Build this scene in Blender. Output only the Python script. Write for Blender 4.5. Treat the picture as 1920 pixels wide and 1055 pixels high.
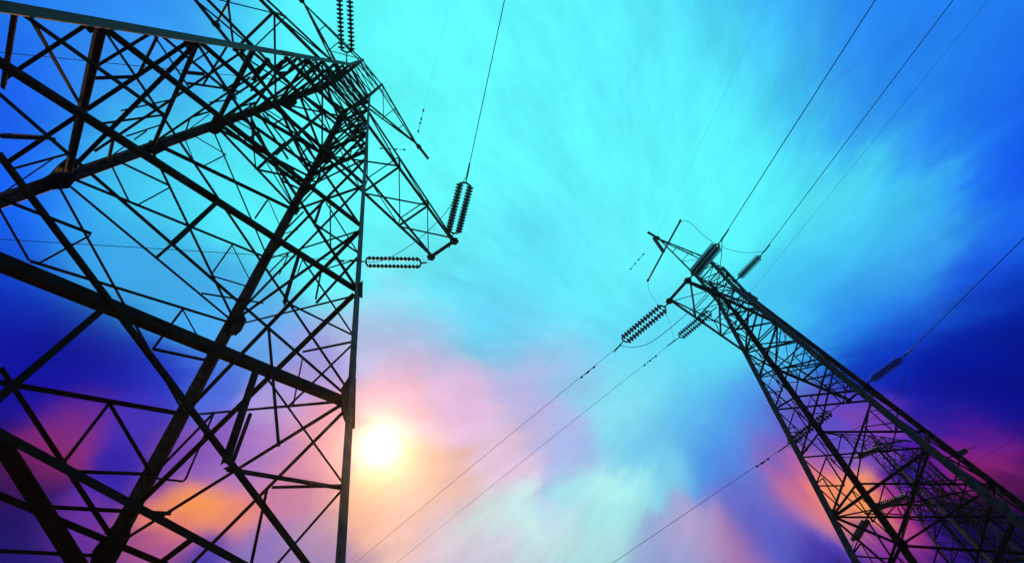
# Two lattice strain towers seen from the grass below them, against a vivid sunset sky.
import bpy, bmesh, math, random
from mathutils import Vector, Matrix
random.seed(7)
sc = bpy.context.scene
for o in list(bpy.data.objects): bpy.data.objects.remove(o)
C = sc.collection

# ------------------------------------------------------------------ camera
cam_data = bpy.data.cameras.new('camera'); cam = bpy.data.objects.new('camera', cam_data); C.objects.link(cam)
cam_data.sensor_width = 36.0; cam_data.lens = 16.8844; cam_data.clip_start = 0.05; cam_data.clip_end = 3000
cam.matrix_world = Matrix([[0.996408, 0.043092, -0.072893, 0.0], [0.0, -0.860831, -0.508892, 0.0], [-0.084677, 0.507064, -0.857739, 1.6], [0, 0, 0, 1]])
sc.camera = cam
sc.view_settings.view_transform = 'Standard'; sc.view_settings.look = 'None'
sc.view_settings.exposure = 0.0; sc.view_settings.gamma = 1.0
sc.render.film_transparent = False

# ------------------------------------------------------------------ sky
SUN_AZ, SUN_EL = -15.032, 40.249
def direction(az, el):
    a, e = math.radians(az), math.radians(el)
    return Vector((math.sin(a) * math.cos(e), math.cos(a) * math.cos(e), math.sin(e)))
sun_dir = direction(SUN_AZ, SUN_EL)
# colour of the sky round the compass: azimuth, elevation, light (red, green, blue), spread in degrees
SKY = [
    (-89.72, 52.25, (0.0129, 0.1874, 0.8549), 4.46), (-81.33, 49.75, (0.0093, 0.1065, 0.9214), 3.99), (-73.41, 46.51, (0.0066, 0.1162, 0.8547), 3.44),
    (-66.2, 42.63, (0.0014, 0.0792, 0.7909), 2.83), (-61.41, 39.48, (0.0003, 0.0131, 0.4705), 2.5), (-52.95, 39.78, (0.0004, 0.0021, 0.3046), 2.79),
    (-54.11, 36.33, (0.0004, 0.0017, 0.3552), 2.26), (-47.33, 40.37, (0.0011, 0.007, 0.4098), 2.24), (-88.02, 60.35, (0.0233, 0.2303, 0.863), 4.55),
    (-81.06, 60.94, (0.0457, 0.3045, 0.8548), 4.07), (-67.52, 59.26, (0.0632, 0.5575, 0.9128), 4.01), (-65.53, 53.28, (0.0593, 0.6435, 0.9043), 3.4),
    (-60.37, 47.89, (0.0368, 0.3901, 0.8709), 2.93), (-58.77, 61.47, (0.0887, 0.9636, 0.9996), 4.78), (-79.88, 73.06, (0.0967, 0.9382, 0.9998), 5.5),
    (-63.81, 82.97, (0.1213, 0.9996, 0.9999), 6.81), (-45.44, 49.22, (0.0504, 0.4087, 0.8866), 2.98), (-52.63, 48.18, (0.05, 0.4318, 0.8706), 2.77),
    (-37.66, 60.98, (0.1118, 0.8687, 0.9377), 4.36), (-25.26, 72.22, (0.1306, 0.9988, 0.9996), 7.09), (21.96, 83.27, (0.1213, 0.9642, 0.9998), 7.16),
    (-5.62, 61.24, (0.1364, 0.7873, 0.9373), 4.24), (21.58, 70.37, (0.1204, 0.9037, 0.9731), 6.74), (58.95, 74.81, (0.1063, 0.8875, 0.9733), 6.61),
    (78.95, 68.65, (0.1017, 0.8225, 0.9733), 5.6), (54.24, 62.52, (0.1212, 0.9382, 0.9909), 6.14), (80.2, 60.88, (0.0718, 0.7154, 0.9386), 4.45),
    (60.65, 54.85, (0.0968, 0.9556, 0.991), 5.25), (85.19, 55.26, (0.0227, 0.2382, 0.8713), 4.39), (73.12, 51.43, (0.0418, 0.3913, 0.8549), 3.87),
    (62.48, 46.19, (0.088, 0.7755, 0.9215), 3.57), (86.72, 49.09, (0.0148, 0.2157, 0.8713), 4.28), (76.08, 45.68, (0.0237, 0.2703, 0.8713), 3.47),
    (67.21, 41.62, (0.0507, 0.5207, 0.8878), 3.21), (87.22, 43.95, (0.0156, 0.191, 0.8549), 3.87), (79.66, 41.3, (0.0076, 0.1382, 0.8713), 3.4),
    (75.67, 37.28, (0.0026, 0.072, 0.8227), 2.7), (70.04, 34.9, (0.007, 0.1117, 0.8069), 2.45), (61.61, 38.37, (0.0389, 0.3228, 0.8712), 2.52),
    (64.16, 34.13, (0.0024, 0.0392, 0.6866), 2.28), (62.48, 30.21, (0.0004, 0.0105, 0.3385), 2.45), (57.81, 41.15, (0.0444, 0.456, 0.8878), 3.1),
    (50.62, 42.86, (0.0568, 0.5266, 0.9045), 2.95), (53.45, 38.64, (0.0107, 0.1742, 0.8712), 2.35), (56.94, 35.19, (0.001, 0.0339, 0.6582), 2.15),
    (52.13, 34.14, (0.0004, 0.0103, 0.4503), 2.22), (56.66, 30.19, (0.0004, 0.0056, 0.3385), 2.62), (57.88, 26.89, (0.0004, 0.0023, 0.2448), 2.41),
    (54.7, 26.44, (0.0051, 0.0028, 0.274), 1.41), (51.29, 28.68, (0.0083, 0.0063, 0.3216), 1.37), (51.59, 26.06, (0.1291, 0.0098, 0.2787), 1.23),
    (51.53, 23.35, (0.3314, 0.0154, 0.1382), 1.37), (49.05, 24.73, (0.253, 0.0131, 0.2305), 1.29), (53.74, 22.99, (0.0413, 0.0032, 0.1619), 1.33),
    (50.11, 20.05, (0.0012, 0.0007, 0.0398), 1.72), (46.56, 18.81, (0.0005, 0.0016, 0.0759), 1.74), (43.94, 20.76, (0.0217, 0.0044, 0.2305), 1.41),
    (43.15, 23.56, (0.5256, 0.0444, 0.2305), 1.21), (39.83, 22.21, (0.2524, 0.0275, 0.3512), 1.34), (40.29, 25.75, (0.9984, 0.3411, 0.0973), 1.29),
    (37.89, 26.98, (0.9542, 0.2613, 0.1325), 1.49), (37.2, 29.06, (0.6848, 0.149, 0.2381), 1.47), (36.27, 31.87, (0.2603, 0.0876, 0.4561), 1.71),
    (39.92, 33.71, (0.1153, 0.0676, 0.479), 1.71), (43.25, 31.52, (0.1008, 0.0715, 0.5518), 1.62), (46.94, 29.57, (0.2003, 0.0506, 0.4562), 1.3),
    (46.01, 24.84, (0.0009, 0.0062, 0.3384), 1.14), (48.4, 26.09, (0.0013, 0.0022, 0.3558), 1.14), (34.43, 25.59, (0.142, 0.1158, 0.5516), 1.56),
    (30.91, 25.56, (0.0552, 0.0962, 0.5771), 1.71), (35.21, 23.0, (0.0374, 0.0241, 0.3912), 1.48), (27.19, 25.25, (0.431, 0.1604, 0.391), 1.73),
    (24.25, 27.47, (0.4755, 0.3692, 0.6301), 1.82), (20.19, 26.75, (0.3275, 0.41, 0.7148), 2.02), (31.02, 29.24, (0.1415, 0.1371, 0.5771), 1.81),
    (30.9, 33.88, (0.0658, 0.2609, 0.8065), 2.36), (36.5, 36.42, (0.0665, 0.2779, 0.8384), 2.37), (30.57, 38.7, (0.1142, 0.5257, 0.8709), 2.5),
    (25.76, 43.99, (0.2269, 0.7893, 0.904), 2.44), (27.58, 48.01, (0.1137, 0.685, 0.9381), 2.99), (25.4, 58.15, (0.13, 0.8699, 0.9729), 4.68),
    (14.45, 61.48, (0.1032, 0.6564, 0.9209), 3.72), (0.47, 56.79, (0.0958, 0.598, 0.8859), 2.66), (6.69, 53.89, (0.164, 0.5983, 0.8694), 2.65),
    (16.59, 47.45, (0.2718, 0.5739, 0.8701), 2.55), (35.75, 45.11, (0.105, 0.7443, 0.9383), 3.29), (9.41, 45.46, (0.4645, 0.4487, 0.7732), 2.54),
    (2.48, 39.66, (0.7348, 0.5307, 0.7083), 2.42), (11.79, 39.18, (0.3791, 0.4728, 0.8365), 2.17), (19.6, 40.63, (0.2401, 0.7422, 0.8868), 2.17),
    (22.24, 36.47, (0.1451, 0.5495, 0.8541), 2.07), (-3.6, 31.99, (0.6543, 0.6547, 0.7343), 1.32), (-0.24, 33.09, (0.5867, 0.8159, 0.799), 1.26),
    (4.03, 34.33, (0.5502, 0.8904, 0.8664), 1.29), (6.65, 33.28, (0.4603, 0.6768, 0.8516), 1.18), (10.21, 33.61, (0.358, 0.7088, 0.8364), 1.19),
    (12.09, 35.21, (0.3802, 0.8654, 0.8693), 1.21), (16.08, 34.23, (0.4716, 0.9347, 0.8865), 1.28), (20.58, 34.63, (0.3862, 0.8686, 0.8704), 1.27),
    (24.29, 34.8, (0.2117, 0.6562, 0.8543), 1.35), (15.79, 31.63, (0.344, 0.803, 0.8214), 1.32), (9.63, 31.36, (0.5647, 0.7691, 0.8046), 1.42),
    (3.59, 31.05, (0.5283, 0.8591, 0.8185), 1.41), (12.32, 29.21, (0.4248, 0.8021, 0.8053), 2.13), (-0.39, 30.12, (0.6242, 0.6406, 0.7544), 2.15),
    (-5.56, 32.04, (0.7271, 0.5105, 0.6164), 1.97), (-10.66, 31.54, (0.7945, 0.4986, 0.4449), 2.14), (-8.03, 37.2, (0.7187, 0.4313, 0.3513), 2.32),
    (-3.82, 45.13, (0.686, 0.4562, 0.7292), 2.51), (-11.92, 51.55, (0.362, 0.5257, 0.8459), 2.82), (-19.9, 51.95, (0.4596, 0.5046, 0.815), 2.25),
    (-19.78, 56.35, (0.2608, 0.736, 0.9183), 2.55), (-12.95, 47.82, (0.794, 0.37, 0.526), 2.25), (-14.85, 33.33, (0.6894, 0.3497, 0.2691), 1.94),
    (-23.52, 35.97, (0.5011, 0.165, 0.3607), 1.92), (-29.16, 32.33, (0.8264, 0.2308, 0.1539), 1.48), (-32.72, 32.09, (0.9717, 0.3178, 0.0751), 1.28),
    (-34.78, 29.82, (0.8519, 0.2206, 0.1349), 1.21), (-25.89, 29.18, (0.1848, 0.1381, 0.4946), 1.71), (-31.64, 28.07, (0.0344, 0.0274, 0.4299), 1.42),
    (-36.31, 26.95, (0.465, 0.0948, 0.2763), 1.33), (-41.77, 28.06, (0.1346, 0.0246, 0.3498), 1.44), (-45.43, 27.17, (0.0042, 0.001, 0.1157), 1.5),
    (-44.02, 25.07, (0.0019, 0.0039, 0.1671), 1.46), (-48.71, 29.32, (0.0286, 0.002, 0.0876), 1.35), (-48.61, 31.58, (0.2729, 0.0181, 0.143), 1.32),
    (-47.77, 34.32, (0.2091, 0.0217, 0.222), 1.41), (-41.98, 33.83, (0.014, 0.0071, 0.3692), 1.49), (-38.05, 35.32, (0.1322, 0.039, 0.368), 1.44),
    (-44.01, 36.87, (0.055, 0.0244, 0.4776), 1.46), (-44.17, 41.18, (0.0058, 0.0344, 0.5758), 1.75), (-38.74, 42.07, (0.0472, 0.1293, 0.7125), 1.86),
    (-36.41, 48.84, (0.1053, 0.3625, 0.8358), 2.25), (-27.57, 48.73, (0.3075, 0.3095, 0.7375), 1.99), (-28.37, 44.38, (0.3655, 0.2967, 0.7033), 1.91),
    (-23.05, 41.4, (0.6237, 0.2339, 0.3866), 2.05), (-29.51, 37.49, (0.3279, 0.1547, 0.5406), 1.76), (-34.04, 37.47, (0.2147, 0.0812, 0.4737), 1.54),
    (-19.24, 29.45, (0.3505, 0.2187, 0.4414), 1.8), (-19.89, 24.89, (0.2399, 0.1675, 0.4271), 3.3), (-35.21, 22.06, (0.0095, 0.0041, 0.1856), 3.35),
    (-1.25, 23.64, (0.5065, 0.5164, 0.683), 4.2), (20.25, 20.79, (0.2113, 0.2135, 0.5263), 3.9), (38.96, 15.94, (0.0009, 0.0012, 0.0622), 3.42),
    (-53.6, 27.3, (0.0033, 0.001, 0.0754), 2.95), (-63.48, 35.43, (0.0004, 0.0048, 0.2738), 3.36), (-77.96, 43.76, (0.0058, 0.0796, 0.8067), 3.92),
    (-102.52, 63.8, (0.0226, 0.2304, 0.8549), 5.38), (166.45, 82.23, (0.1066, 0.8711, 0.9734), 7.04), (101.17, 58.92, (0.0228, 0.2382, 0.8549), 5.39),
    (83.49, 36.55, (0.004, 0.08, 0.7453), 3.71), (63.82, 25.81, (0.0004, 0.0019, 0.1919), 3.23), (52.6, 17.19, (0.0007, 0.0012, 0.0228), 3.04),
]
world = bpy.data.worlds.new('World'); sc.world = world; world.use_nodes = True
nt = world.node_tree; nt.nodes.clear()
N = nt.nodes; K = nt.links
def math_node(op, a, b=None, c=None):
    n = N.new('ShaderNodeMath'); n.operation = op
    for i, v in enumerate((a, b, c)):
        if v is None: continue
        if isinstance(v, (int, float)): n.inputs[i].default_value = v
        else: K.new(v, n.inputs[i])
    return n.outputs[0]
def vec_node(op, a, b=None, c=None, scale=None):
    n = N.new('ShaderNodeVectorMath'); n.operation = op
    for i, v in enumerate((a, b, c)):
        if v is None: continue
        if isinstance(v, (tuple, Vector)): n.inputs[i].default_value = v
        else: K.new(v, n.inputs[i])
    if scale is not None:
        if isinstance(scale, (int, float)): n.inputs['Scale'].default_value = scale
        else: K.new(scale, n.inputs['Scale'])
    return n.outputs['Value'] if op in ('DOT_PRODUCT', 'LENGTH') else n.outputs['Vector']
tc = N.new('ShaderNodeTexCoord').outputs['Generated']
# wind-drawn cloud: a slow swirl displaces the lookup direction, a finer streaky noise varies the light
wind = Matrix.Rotation(math.radians(38), 3, 'Z')
def noise(scale, vec, detail, rough):
    n = N.new('ShaderNodeTexNoise'); n.inputs['Scale'].default_value = scale
    n.inputs['Detail'].default_value = detail; n.inputs['Roughness'].default_value = rough
    K.new(vec, n.inputs['Vector']); return n.outputs
# the wind draws the cloud out in long streaks that fan from one point: noise is looked up by bearing round it,
# and only slowly by distance from it
hub = direction(32.53, 42.39)                 # the streaks converge on this point of the sky
ex = hub.cross(Vector((0, 0, 1))).normalized(); ey = hub.cross(ex)
cu = vec_node('DOT_PRODUCT', tc, ex); cv = vec_node('DOT_PRODUCT', tc, ey)
rho = math_node('SQRT', math_node('ADD', math_node('MULTIPLY_ADD', cu, cu, 0.02), math_node('MULTIPLY', cv, cv)))
ru, rv = math_node('DIVIDE', cu, rho), math_node('DIVIDE', cv, rho)
fan = N.new('ShaderNodeCombineXYZ')
K.new(ru, fan.inputs[0]); K.new(rv, fan.inputs[1]); K.new(math_node('MULTIPLY', rho, 0.9), fan.inputs[2])
outward = vec_node('ADD', vec_node('SCALE', ex, scale=ru), vec_node('SCALE', ey, scale=rv))
soft = vec_node('SUBTRACT', noise(3.5, tc, 3.0, 0.55)['Color'], (0.5, 0.5, 0.5))
draw = math_node('MULTIPLY', math_node('SUBTRACT', noise(6.5, fan.outputs[0], 5.0, 0.6)['Fac'], 0.5), math_node('MULTIPLY', math_node('MINIMUM', rho, 0.45), 0.55))
d = vec_node('NORMALIZE', vec_node('ADD', vec_node('ADD', tc, vec_node('SCALE', soft, scale=0.05)), vec_node('SCALE', outward, scale=draw)))
acc = wacc = None
for az, el, col, spread in SKY:
    k = 1.0 / math.radians(spread) ** 2
    dot = vec_node('DOT_PRODUCT', d, direction(az, el))
    w = math_node('EXPONENT', math_node('MULTIPLY_ADD', dot, k, -k))
    part = vec_node('SCALE', col, scale=w)
    acc = part if acc is None else vec_node('ADD', acc, part)
    wacc = w if wacc is None else math_node('ADD', wacc, w)
nish = N.new('ShaderNodeTexSky'); nish.sky_type = 'NISHITA'; nish.sun_disc = False
nish.sun_elevation = math.radians(SUN_EL); nish.sun_rotation = math.radians(SUN_AZ)
acc = vec_node('MULTIPLY_ADD', nish.outputs['Color'], (0.00002, 0.00002, 0.00002), acc)   # clear sky where no cloud colour reaches
tot = math_node('ADD', wacc, 0.0015)
base = vec_node('SCALE', acc, scale=math_node('DIVIDE', 1.0, tot))
# streaks
st = noise(7.0, fan.outputs[0], 8.0, 0.66)['Fac']
streak = math_node('MULTIPLY_ADD', math_node('SUBTRACT', st, 0.5), math_node('MULTIPLY', math_node('MINIMUM', math_node('MULTIPLY', rho, 1.8), 1.0), 0.7), 1.0)
base = vec_node('SCALE', base, scale=streak)
# the sun itself, veiled by thin cloud
sdot = vec_node('DOT_PRODUCT', tc, sun_dir)
def lobe(deg, col, acc):
    k = 1.0 / math.radians(deg) ** 2
    w = math_node('EXPONENT', math_node('MULTIPLY_ADD', sdot, k, -k))
    return vec_node('ADD', acc, vec_node('SCALE', col, scale=w))
for deg, col in [(1.25, (0.7, 0.8, 0.9)), (3.0, (0.12, 0.10, 0.03))]:
    base = lobe(deg, col, base)
bg = N.new('ShaderNodeBackground'); K.new(base, bg.inputs['Color']); bg.inputs['Strength'].default_value = 1.0
out = N.new('ShaderNodeOutputWorld'); K.new(bg.outputs[0], out.inputs['Surface'])

# ------------------------------------------------------------------ sun
sd = bpy.data.lights.new('sun', 'SUN'); sd.energy = 2.0; sd.angle = math.radians(0.5); sd.color = (1.0, 0.52, 0.18)
sun = bpy.data.objects.new('sun', sd); C.objects.link(sun)
sun.rotation_euler = (-sun_dir).to_track_quat('-Z', 'Y').to_euler(); sun.location = sun_dir * 80

# ------------------------------------------------------------------ materials
def material(name, col, rough, metal=0.0, var=0.3, scale=6.0, bump=0.0, rust=None, spec=0.3):
    m = bpy.data.materials.new(name); m.use_nodes = True
    n = m.node_tree.nodes; l = m.node_tree.links; b = n['Principled BSDF']
    b.inputs['Specular IOR Level'].default_value = spec; b.inputs['Roughness'].default_value = rough; b.inputs['Metallic'].default_value = metal
    t = n.new('ShaderNodeTexCoord'); nz = n.new('ShaderNodeTexNoise'); nz.inputs['Scale'].default_value = scale
    nz.inputs['Detail'].default_value = 6; nz.inputs['Roughness'].default_value = 0.62
    l.new(t.outputs['Object'], nz.inputs['Vector'])
    r = n.new('ShaderNodeValToRGB'); l.new(nz.outputs['Fac'], r.inputs['Fac'])
    r.color_ramp.elements[0].position = 0.3; r.color_ramp.elements[1].position = 0.7
    r.color_ramp.elements[0].color = tuple(c * (1 - var) for c in col) + (1,)
    r.color_ramp.elements[1].color = tuple(c * (1 + var) for c in col) + (1,)
    cout = r.outputs['Color']
    if rust:
        n2 = n.new('ShaderNodeTexNoise'); n2.inputs['Scale'].default_value = 1.7; n2.inputs['Detail'].default_value = 8
        l.new(t.outputs['Object'], n2.inputs['Vector'])
        r2 = n.new('ShaderNodeValToRGB'); l.new(n2.outputs['Fac'], r2.inputs['Fac'])
        r2.color_ramp.elements[0].position = 0.58; r2.color_ramp.elements[1].position = 0.72
        mx = n.new('ShaderNodeMix'); mx.data_type = 'RGBA'
        l.new(r2.outputs['Color'], mx.inputs['Factor']); l.new(cout, mx.inputs[6]); mx.inputs[7].default_value = rust + (1,)
        cout = mx.outputs[2]
    l.new(cout, b.inputs['Base Color'])
    rr = n.new('ShaderNodeMapRange'); l.new(nz.outputs['Fac'], rr.inputs['Value'])
    rr.inputs['To Min'].default_value = max(0.05, rough - 0.12); rr.inputs['To Max'].default_value = min(1, rough + 0.12)
    l.new(rr.outputs['Result'], b.inputs['Roughness'])
    if bump:
        bp = n.new('ShaderNodeBump'); bp.inputs['Strength'].default_value = bump; bp.inputs['Distance'].default_value = 0.01
        l.new(nz.outputs['Fac'], bp.inputs['Height']); l.new(bp.outputs['Normal'], b.inputs['Normal'])
    return m
STEEL = material('rust_browned_steel', (0.026, 0.022, 0.020), 0.68, 0.0, 0.45, 5.0, 0.15, (0.042, 0.023, 0.012), 0.015)  # rusty brown, mixed in partly to imitate the sun's orange glow
LEGST = material('weathered_leg_steel', (0.058, 0.056, 0.055), 0.6, 0.0, 0.65, 7.0, 0.25, (0.070, 0.042, 0.024), 0.15)
PORC = material('brown_porcelain', (0.030, 0.022, 0.020), 0.28, 0.0, 0.2, 9.0)
GLASS = material('grey_glazed_disc', (0.045, 0.055, 0.055), 0.22, 0.0, 0.6, 30.0)
ALU = material('weathered_aluminium', (0.04, 0.045, 0.055), 0.5, 0.2, 0.2, 10.0)
CONC = material('footing_concrete', (0.30, 0.29, 0.27), 0.9, 0.0, 0.25, 4.0, 0.3)
GRASS = material('dry_meadow_grass', (0.26, 0.17, 0.07), 0.95, 0.0, 0.5, 0.6, 0.5)

# ------------------------------------------------------------------ mesh helpers
class MB:
    def __init__(self): self.v = []; self.f = []
    def add(self, vs, fs):
        b = len(self.v); self.v += [tuple(x) for x in vs]; self.f += [tuple(i + b for i in f) for f in fs]
    def box8(self, p):
        self.add(p, [(0, 3, 2, 1), (4, 5, 6, 7), (0, 1, 5, 4), (1, 2, 6, 5), (2, 3, 7, 6), (3, 0, 4, 7)])
    def plank(self, P, Q, u, v, u0, u1, v0, v1):
        """bar from P to Q with a rectangular section [u0,u1] x [v0,v1]"""
        ps = []
        for E in (P, Q):
            for a, b in ((u0, v0), (u1, v0), (u1, v1), (u0, v1)): ps.append(E + u * a + v * b)
        self.box8([ps[0], ps[1], ps[2], ps[3], ps[4], ps[5], ps[6], ps[7]])
    def angle(self, P, Q, w, nrm, off=0.0, flip=1):
        """steel angle: one flange in the face plane, one turned inwards along -nrm"""
        P = Vector(P); Q = Vector(Q); d = (Q - P).normalized(); nrm = Vector(nrm)
        n = (nrm - d * nrm.dot(d)).normalized(); u = d.cross(n) * flip; t = max(0.006, w * 0.11)
        P = P + n * off; Q = Q + n * off
        self.plank(P, Q, u, n, -w * 0.5, w * 0.5, -t, 0.0)
        self.plank(P, Q, u, n, -w * 0.5, -w * 0.5 + t, -w * 0.8, -t)
    def tube(self, pts, r, seg=6):
        pts = [Vector(p) for p in pts]; rings = []
        for i, p in enumerate(pts):
            d = (pts[min(i + 1, len(pts) - 1)] - pts[max(i - 1, 0)]).normalized()
            a = d.orthogonal().normalized() if i == 0 else (a - d * a.dot(d)).normalized()
            b = d.cross(a); rr = r[i] if isinstance(r, (list, tuple)) else r
            rings.append([p + (a * math.cos(2 * math.pi * k / seg) + b * math.sin(2 * math.pi * k / seg)) * rr for k in range(seg)])
        vs = [x for q in rings for x in q]; fs = []
        for i in range(len(pts) - 1):
            for k in range(seg):
                k2 = (k + 1) % seg
                fs.append((i * seg + k, i * seg + k2, (i + 1) * seg + k2, (i + 1) * seg + k))
        fs.append(tuple(range(seg - 1, -1, -1))); fs.append(tuple((len(pts) - 1) * seg + k for k in range(seg)))
        self.add(vs, fs)
    def slab(self, poly, n, t0, t1):
        """flat polygon given thickness along n"""
        n = Vector(n); m = len(poly)
        vs = [Vector(p) + n * t0 for p in poly] + [Vector(p) + n * t1 for p in poly]
        fs = [tuple(range(m - 1, -1, -1)), tuple(range(m, 2 * m))] + [(i, (i + 1) % m, m + (i + 1) % m, m + i) for i in range(m)]
        self.add(vs, fs)
    def build(self, name, mat, parent=None, smooth=False):
        me = bpy.data.meshes.new(name); me.from_pydata(self.v, [], self.f); me.validate()
        bm = bmesh.new(); bm.from_mesh(me); bmesh.ops.recalc_face_normals(bm, faces=bm.faces); bm.to_mesh(me); bm.free()
        if smooth:
            for pl in me.polygons: pl.use_smooth = True
        me.materials.append(mat); o = bpy.data.objects.new(name, me); C.objects.link(o)
        if parent: o.parent = parent
        return o
def tag(o, label=None, cat=None, group=None, kind=None):
    if label: o['label'] = label
    if cat: o['category'] = cat
    if group: o['group'] = group
    if kind: o['kind'] = kind
    return o
def empty(name, M):
    o = bpy.data.objects.new(name, None); C.objects.link(o); o.matrix_world = M; o.empty_display_size = 0.5
    return o
def copy_tree(o, parent=None):
    c = o.copy(); C.objects.link(c)
    if parent: c.parent = parent; c.matrix_parent_inverse = o.matrix_parent_inverse
    for ch in list(o.children): copy_tree(ch, c)
    return c

# ------------------------------------------------------------------ the ground
def ground_height(x, y):
    r = 0.0
    for cx, cy, h, s in [(34.23, 33.7, 3.63, 18.0), (45.2, 41.7, 8.11, 12.0)]:
        q = math.hypot(x - cx, y - cy)
        t = max(0.0, min(1.0, 1.0 - (q - 6.0) / s)); r = max(r, h * t * t * (3 - 2 * t))
    return r
gm = MB(); R = 480.0
xs = sorted(set([-R, -250, -120] + [i * 2.0 for i in range(-40, 61)] + [180, 280, R]))
nx = len(xs); vs = [(x, y, ground_height(x, y)) for y in xs for x in xs]
gm.add(vs, [(j * nx + i, j * nx + i + 1, (j + 1) * nx + i + 1, (j + 1) * nx + i) for j in range(nx - 1) for i in range(nx - 1)])
tag(gm.build('ground', GRASS, smooth=True), kind='structure')

# ------------------------------------------------------------------ tower template (metres, origin at the apex of the leg lines)
LEVELS = [0.32, 0.385, 0.455, 0.5476, 0.64, 0.7422, 0.8716, 1.0, 1.1376, 1.2662, 1.4]
UNIT = 17.0; TAPER = 0.11047; RY = 0.9403
ARM, ARMW, ARMZ = 6.029, 0.554, -9.309
TOPW, TOPZ, TOPARM, TOPTIPZ = 0.625, -2.338, 3.736, -1.924
T_BEND = 0.32; T_ARMTOP = 0.455
SIGN = {'A': (1, -1), 'D': (-1, -1), 'B': (1, 1), 'C': (-1, 1)}
FACES = {'DA': Vector((0, -1, 0.1)), 'CD': Vector((-1, 0, 0.1)), 'CB': Vector((0, 1, 0.1)), 'AB': Vector((1, 0, 0.1))}
def leg_ideal(n, t): return Vector((SIGN[n][0] * TAPER * t * UNIT, SIGN[n][1] * TAPER * RY * t * UNIT, -t * UNIT))
LEFT_LEGS = {'A': [[0.916, -0.854, -8.5], [2.332, -2.191, -21.25]], 'B': [[0.83, 0.93, -8.5], [2.42, 2.213, -21.25]], 'C': [[-0.981, 0.861, -8.5], [-2.256, 2.39, -21.25]], 'D': [[-1.036, -1.02, -8.5], [-2.363, -2.257, -21.25]]}
def leg_left(n, t):
    a, b = (Vector(q) for q in LEFT_LEGS[n]); k = (t - 0.5) / 0.75
    return a + (b - a) * k
def body(n, z):                                   # upright cage above the bend
    return Vector((SIGN[n][0] * TOPW, SIGN[n][1] * TOPW * RY, z))

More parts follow.
